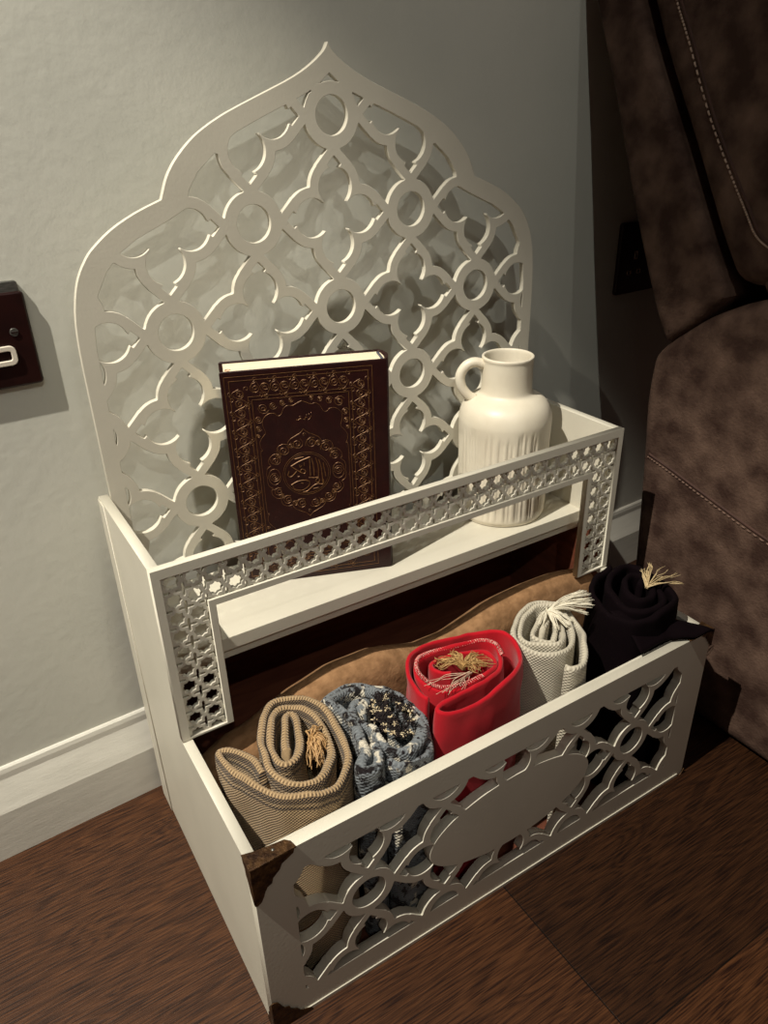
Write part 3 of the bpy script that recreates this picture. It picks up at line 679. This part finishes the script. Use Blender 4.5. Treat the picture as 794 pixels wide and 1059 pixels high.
t = thing('rolled_prayer_mat', 'rolled cream knitted mat with white tassel, between the red and black rolls', 'prayer mat', (0.41, 0.08, 0.012), 0, 'rolled prayer mats standing in the bin')
adopt(roll('cream', '', cpath, 0.262, 0.0066, crmat, 0.006, 4, lump=0.0025, n=7), t)
tas = mat('white_tassel_thread', srgb(226, 220, 202), 0.8, srgb(210, 202, 182), 300)
adopt(strands('tassel', (0.428, 0.106, 0.268), [(0.482, 0.094, 0.281), (0.480, 0.087, 0.278), (0.474, 0.080, 0.275), (0.466, 0.079, 0.270), (0.478, 0.098, 0.284)], 0.0010, tas, None, 70, 6, spread=0.0035, lift=0.006, wig=0.002, label='white tassel spilling to the right'), t)
adopt(strands('tassel_head', (0.428, 0.106, 0.270), [(0.420, 0.080, 0.264), (0.435, 0.078, 0.264), (0.448, 0.085, 0.262), (0.410, 0.095, 0.264), (0.440, 0.112, 0.268)], 0.0012, tas, None, 40, 7, spread=0.003, lift=0.004, label='knotted head of the white tassel'), t)
# 5 black mat
kpath = [(0.548,0.0718),(0.5609,0.0769),(0.5601,0.065),(0.5464,0.0513),(0.5274,0.0537),(0.5253,0.0709),(0.5425,0.0916),(0.5628,0.0966),(0.5723,0.0822),(0.5662,0.0603),(0.5497,0.0386),(0.519,0.034),(0.5023,0.0502),(0.5086,0.0769),(0.5232,0.1001),(0.553,0.114),(0.5764,0.112),(0.5824,0.0928),(0.579,0.0614),(0.5613,0.031),(0.5225,0.0218),(0.4926,0.0265),(0.4812,0.0526),(0.4895,0.0804),(0.5046,0.1085),(0.5297,0.124),(0.558,0.128)]
blackm = cloth_mat('black_cloth', srgb(10, 3, 6), srgb(13, 5, 9), None, (500, 500), (), bump=0.3, amp=0.6)
blackm.node_tree.nodes['Principled BSDF'].inputs['Sheen Weight'].default_value = 0.0
blackm.node_tree.nodes['Principled BSDF'].inputs['Specular IOR Level'].default_value = 0.08
t = thing('rolled_prayer_mat', 'rolled black mat with straw coloured tassel, draped over the right front corner', 'prayer mat', (0.54, 0.075, 0.012), 0, 'rolled prayer mats standing in the bin')
adopt(roll('black', '', kpath, 0.282, 0.0085, blackm, 0.004, 5, lump=0.003, zf=lambda t_: -0.012*max(0, t_-0.6)), t)
# draped loose end over the front rail
gx, gy = 26, 16; vs = []; fs = []
for j in range(gy):
    v = j/(gy-1)
    for i in range(gx):
        u = i/(gx-1)
        x = 0.486+u*(0.5880+0.0105*v-0.486); yb = 0.062-0.042*u
        y = yb*(1-v)+v*(0.0105-0.0145*max(0, min(1, (u-0.45)/0.25)))
        zt = 0.276-0.038*u**1.3; z = zt*(1-v)+v*(0.2475-0.0035*u)+0.006*math.sin(v*math.pi)*(1-0.5*u)
        z += 0.003*mnoise.noise(Vector((x*40, y*60, 3)))
        if u > 0.93: z -= (u-0.93)*0.05
        vs.append((x, y, z))
vs += [(x, y, z-0.0025) for x, y, z in vs]; nG = gx*gy
for j in range(gy-1):
    for i in range(gx-1):
        a = j*gx+i; fs.append((a, a+1, a+1+gx, a+gx)); fs.append((nG+a, nG+a+gx, nG+a+1+gx, nG+a+1))
for i in range(gx-1):
    for a in (i, (gy-1)*gx+i): fs.append((a, a+1, nG+a+1, nG+a))
for j in range(gy-1):
    for a in (j*gx, j*gx+gx-1): fs.append((a, a+gx, nG+a+gx, nG+a))
adopt(mesh_obj('draped_end', vs, fs, blackm, None, True), t)
straw = mat('straw_tassel_thread', srgb(206, 186, 146), 0.7, srgb(180, 156, 116), 300)
tips = [(0.588, 0.092, 0.288), (0.600, 0.078, 0.287), (0.602, 0.062, 0.284), (0.592, 0.048, 0.282), (0.570, 0.088, 0.288)]
adopt(strands('tassel', (0.5480, 0.0620, 0.284), tips, 0.0009, straw, None, 26, 9, spread=0.004, lift=0.003, wig=0.003, label='straw coloured tassel'), t)

# tan padded mat lying behind the rolls
cr_x = [0.018, 0.027, 0.055, 0.082, 0.132, 0.183, 0.235, 0.268, 0.304, 0.348, 0.410, 0.475, 0.53, 0.583]
cr_z = [0.170, 0.180, 0.198, 0.2065, 0.2280, 0.2410, 0.2430, 0.232, 0.2195, 0.2215, 0.2370, 0.2460, 0.242, 0.232]
gx = 60; vs = []; fs = []
secn = [(0.163, 0.0), (0.163, 0.45), (0.164, 0.72), (0.167, 0.87), (0.172, 0.955), (0.180, 0.99), (0.190, 1.0), (0.203, 0.985), (0.214, 0.95), (0.223, 0.88), (0.229, 0.75), (0.232, 0.5), (0.232, 0.0)]
K = len(secn)
for i in range(gx):
    x = 0.018+(0.583-0.018)*i/(gx-1); zc = float(np.interp(x, cr_x, cr_z))
    for (y, f_) in secn:
        z = 0.0105+(zc-0.0105)*f_
        yy = y+0.003*mnoise.noise(Vector((x*9, y*12, 1)))
        z += 0.003*mnoise.noise(Vector((x*20, y*20, 5)))*(1 if f_ > 0 else 0)
        vs.append((x, yy, max(z, 0.0105)))
for i in range(gx-1):
    for k in range(K): fs.append((i*K+k, i*K+(k+1) % K, (i+1)*K+(k+1) % K, (i+1)*K+k))
fs += [tuple(range(K))[::-1], tuple((gx-1)*K+k for k in range(K))]
tanb = mat('tan_suede_cloth', srgb(158, 120, 84), 0.9, srgb(130, 96, 64), 90, 0.4, 250, detail=8)
tag(mesh_obj('folded_mat', vs, fs, tanb, None, True), 'folded tan suede mat lying lengthwise behind the rolled mats', 'prayer mat')

# ------------------------------------------------------------------ wall sockets
def socket(label, x0, x1, z0, z1, kind):
    zc, xc = (z0+z1)/2, (x0+x1)/2
    t = thing('wall_socket', label, 'socket', wall_space(xc, 0, z0), WA)
    lx0, lx1, hz = x0-xc, x1-xc, z1-z0
    def L3(a, b, w): return (a, -w, b)
    plate('face_plate', [rrect(lx0, lx1, 0, hz, 0.004)], 0.008, lambda u, v, w: L3(u, v, w), black_plastic, t, bevel=0.0025, res=2)
    if kind == 'left':
        plate('top_edge', [rrect(lx0+0.003, lx1-0.003, hz-0.0015, hz+0.0095, 0.003)], 0.006, lambda u, v, w: L3(u, v, w), steel, t, bevel=0.001)['label'] = 'worn steel upper edge'
        for sx in (lx1-0.0165, lx0+0.0165):
            bm = bmesh.new(); bmesh.ops.create_cone(bm, cap_ends=True, segments=20, radius1=0.0042, radius2=0.0036, depth=0.0014, matrix=Matrix.Translation((sx, -0.0084, 0.053)) @ Matrix.Rotation(R(90), 4, 'X'))
            bm_obj('screw', bm, steel, t)
            bm2 = bmesh.new(); add_box(bm2, sx-0.003, sx+0.003, -0.0094, -0.0090, 0.0525, 0.0535); bm_obj('screw_slot', bm2, black_plastic, t)
        for k, sx in enumerate((lx1-0.035, lx1-0.100)):
            o = plate('switch_surround', [rrect(sx-0.016, sx+0.016, 0.0225, 0.0415, 0.006, 5), rrect(sx-0.011, sx+0.011, 0.0275, 0.0365, 0.002)], 0.003, lambda u, v, w: L3(u, v, 0.0078+w), whiteplastic, t, bevel=0.0008); o['label'] = 'white switch surround'
    if kind == 'right':
        brass = mat('pale_brass_slot', srgb(240, 222, 205), 0.5, srgb(180, 150, 125), 200)
        for sx in (lx0+0.038, lx1-0.038):
            for (du, zz, w_, h_) in ((0.0, 0.058, 0.0046, 0.0125), (-0.0125, 0.0325, 0.0066, 0.0066), (0.0105, 0.0325, 0.0066, 0.0066)):
                o = plate('pin_slot', [rrect(sx+du-w_*0.75, sx+du+w_*0.75, zz-h_*0.5, zz+h_*0.5, 0.001), rrect(sx+du-w_*0.45, sx+du+w_*0.45, zz-h_*0.36, zz+h_*0.36, 0.0005)], 0.0008, lambda u, v, w: L3(u, v, 0.0078+w), brass, t)
    return t
socket('black wall socket plate with white switch and worn steel upper edge, left of the arch', -0.193, -0.0225, 0.568, 0.658, 'left')
socket('black wall socket plate with pin slots, half hidden behind the brown sofa', 0.834, 0.984, 0.535, 0.643, 'right')

# ------------------------------------------------------------------ sofa
sofa = thing('sofa', 'brown suede recliner sofa with contrast stitching at the right edge', 'sofa', (1.0, 0.0, 0.0))
SX = 0.70
def spart(name, poly, x0, x1, bev, res=5, m=suede, fine=2):
    pl = [tuple(v)[:2] for v in smooth_path([(a, b, 0) for a, b in poly], fine, True)] if fine else poly
    o = plate(name, [pl], x1-x0, lambda u, v, w: (x0+w-1.0, u, v), m, sofa, bevel=bev, res=res)
    o.data.polygons.foreach_set('use_smooth', [True]*len(o.data.polygons))
    bm = bmesh.new(); bm.from_mesh(o.data)
    for e in bm.edges:
        if len(e.link_faces) == 2 and e.calc_face_angle(0) > R(40): e.smooth = False
    bm.to_mesh(o.data); bm.free()
    return o
base = [(0.190, 0.004), (0.203, 0.10), (0.212, 0.22), (0.219, 0.32), (0.224, 0.378), (0.230, 0.44), (0.228, 0.495), (0.221, 0.512), (0.208, 0.526), (0.193, 0.540), (0.162, 0.5635), (0.127, 0.583), (0.098, 0.596), (0.03, 0.618), (-0.10, 0.640), (-0.40, 0.650), (-0.46, 0.63), (-0.49, 0.55), (-0.50, 0.3), (-0.49, 0.004), (-0.2, 0.002), (0.1, 0.002)]
arm = spart('arm', base, SX, SX+0.24, 0.022)
outer = [(0.211, 0.530), (0.249, 0.599), (0.298, 0.709), (0.341, 0.816), (0.387, 0.917), (0.402, 0.965), (0.392, 0.985), (0.345, 0.982), (0.319, 0.909), (0.275, 0.829), (0.231, 0.757), (0.175, 0.662), (0.140, 0.605), (0.145, 0.586), (0.170, 0.556), (0.195, 0.536)]
spart('back_shell', outer, SX, SX+0.80, 0.012)
cush = [(0.147, 0.632), (0.1705, 0.668), (0.225, 0.762), (0.268, 0.832), (0.310, 0.909), (0.335, 0.982), (0.20, 0.99), (0.10, 0.965), (0.04, 0.88), (0.01, 0.77), (0.01, 0.68), (0.03, 0.63), (0.075, 0.612), (0.115, 0.610), (0.135, 0.617)]
spart('back_cushion', cush, SX+0.006, SX+0.74, 0.030, 7)
seat = [(0.090, 0.603), (0.094, 0.625), (0.078, 0.642), (0.040, 0.655), (-0.20, 0.672), (-0.42, 0.668), (-0.47, 0.64), (-0.40, 0.60), (0.02, 0.59)]
spart('arm_pad', seat, SX+0.008, SX+0.22, 0.016)
# stitched seams
def seamline(name, pts, xoff, dbl=True):
    P3 = smooth_path([(0, a, b) for a, b in pts], 10)
    bm = bmesh.new(); tube(bm, [(xoff-1.0, p.y, p.z) for p in P3], 0.0022, 6); o = bm_obj(name+'_piping', bm, seam_dark, sofa, True)
    bm = bmesh.new(); acc = 0; L_ = 0
    for i in range(len(P3)-1):
        seg_ = P3[i+1]-P3[i]; n_ = max(1, int(seg_.length/0.0085))
        for k in range(n_):
            a = P3[i]+seg_*(k/n_); b = P3[i]+seg_*((k+0.62)/n_); nrm = Vector((0, -seg_.z, seg_.y)).normalized()*0.0045
            tube(bm, [(xoff-1.0-0.0008, a.y+nrm.y, a.z+nrm.z), (xoff-1.0-0.0014, (a.y+b.y)/2+nrm.y, (a.z+b.z)/2+nrm.z), (xoff-1.0-0.0006, b.y+nrm.y, b.z+nrm.z)], 0.0013, 4)
    o2 = bm_obj(name, bm, stitchm if 'cushion' in name else seam_light, sofa, True); o2['label'] = 'pale stitching thread'; return o
seamline('cushion_stitching', [(0.285, 0.955), (0.258, 0.903), (0.235, 0.864), (0.191, 0.787), (0.148, 0.724), (0.126, 0.694), (0.109, 0.671), (0.091, 0.660), (0.06, 0.650)], SX+0.0065)
seamline('arm_stitching', [(0.205, 0.371), (0.156, 0.359), (0.092, 0.342), (0.013, 0.323), (-0.12, 0.300), (-0.30, 0.28)], SX+0.0005)
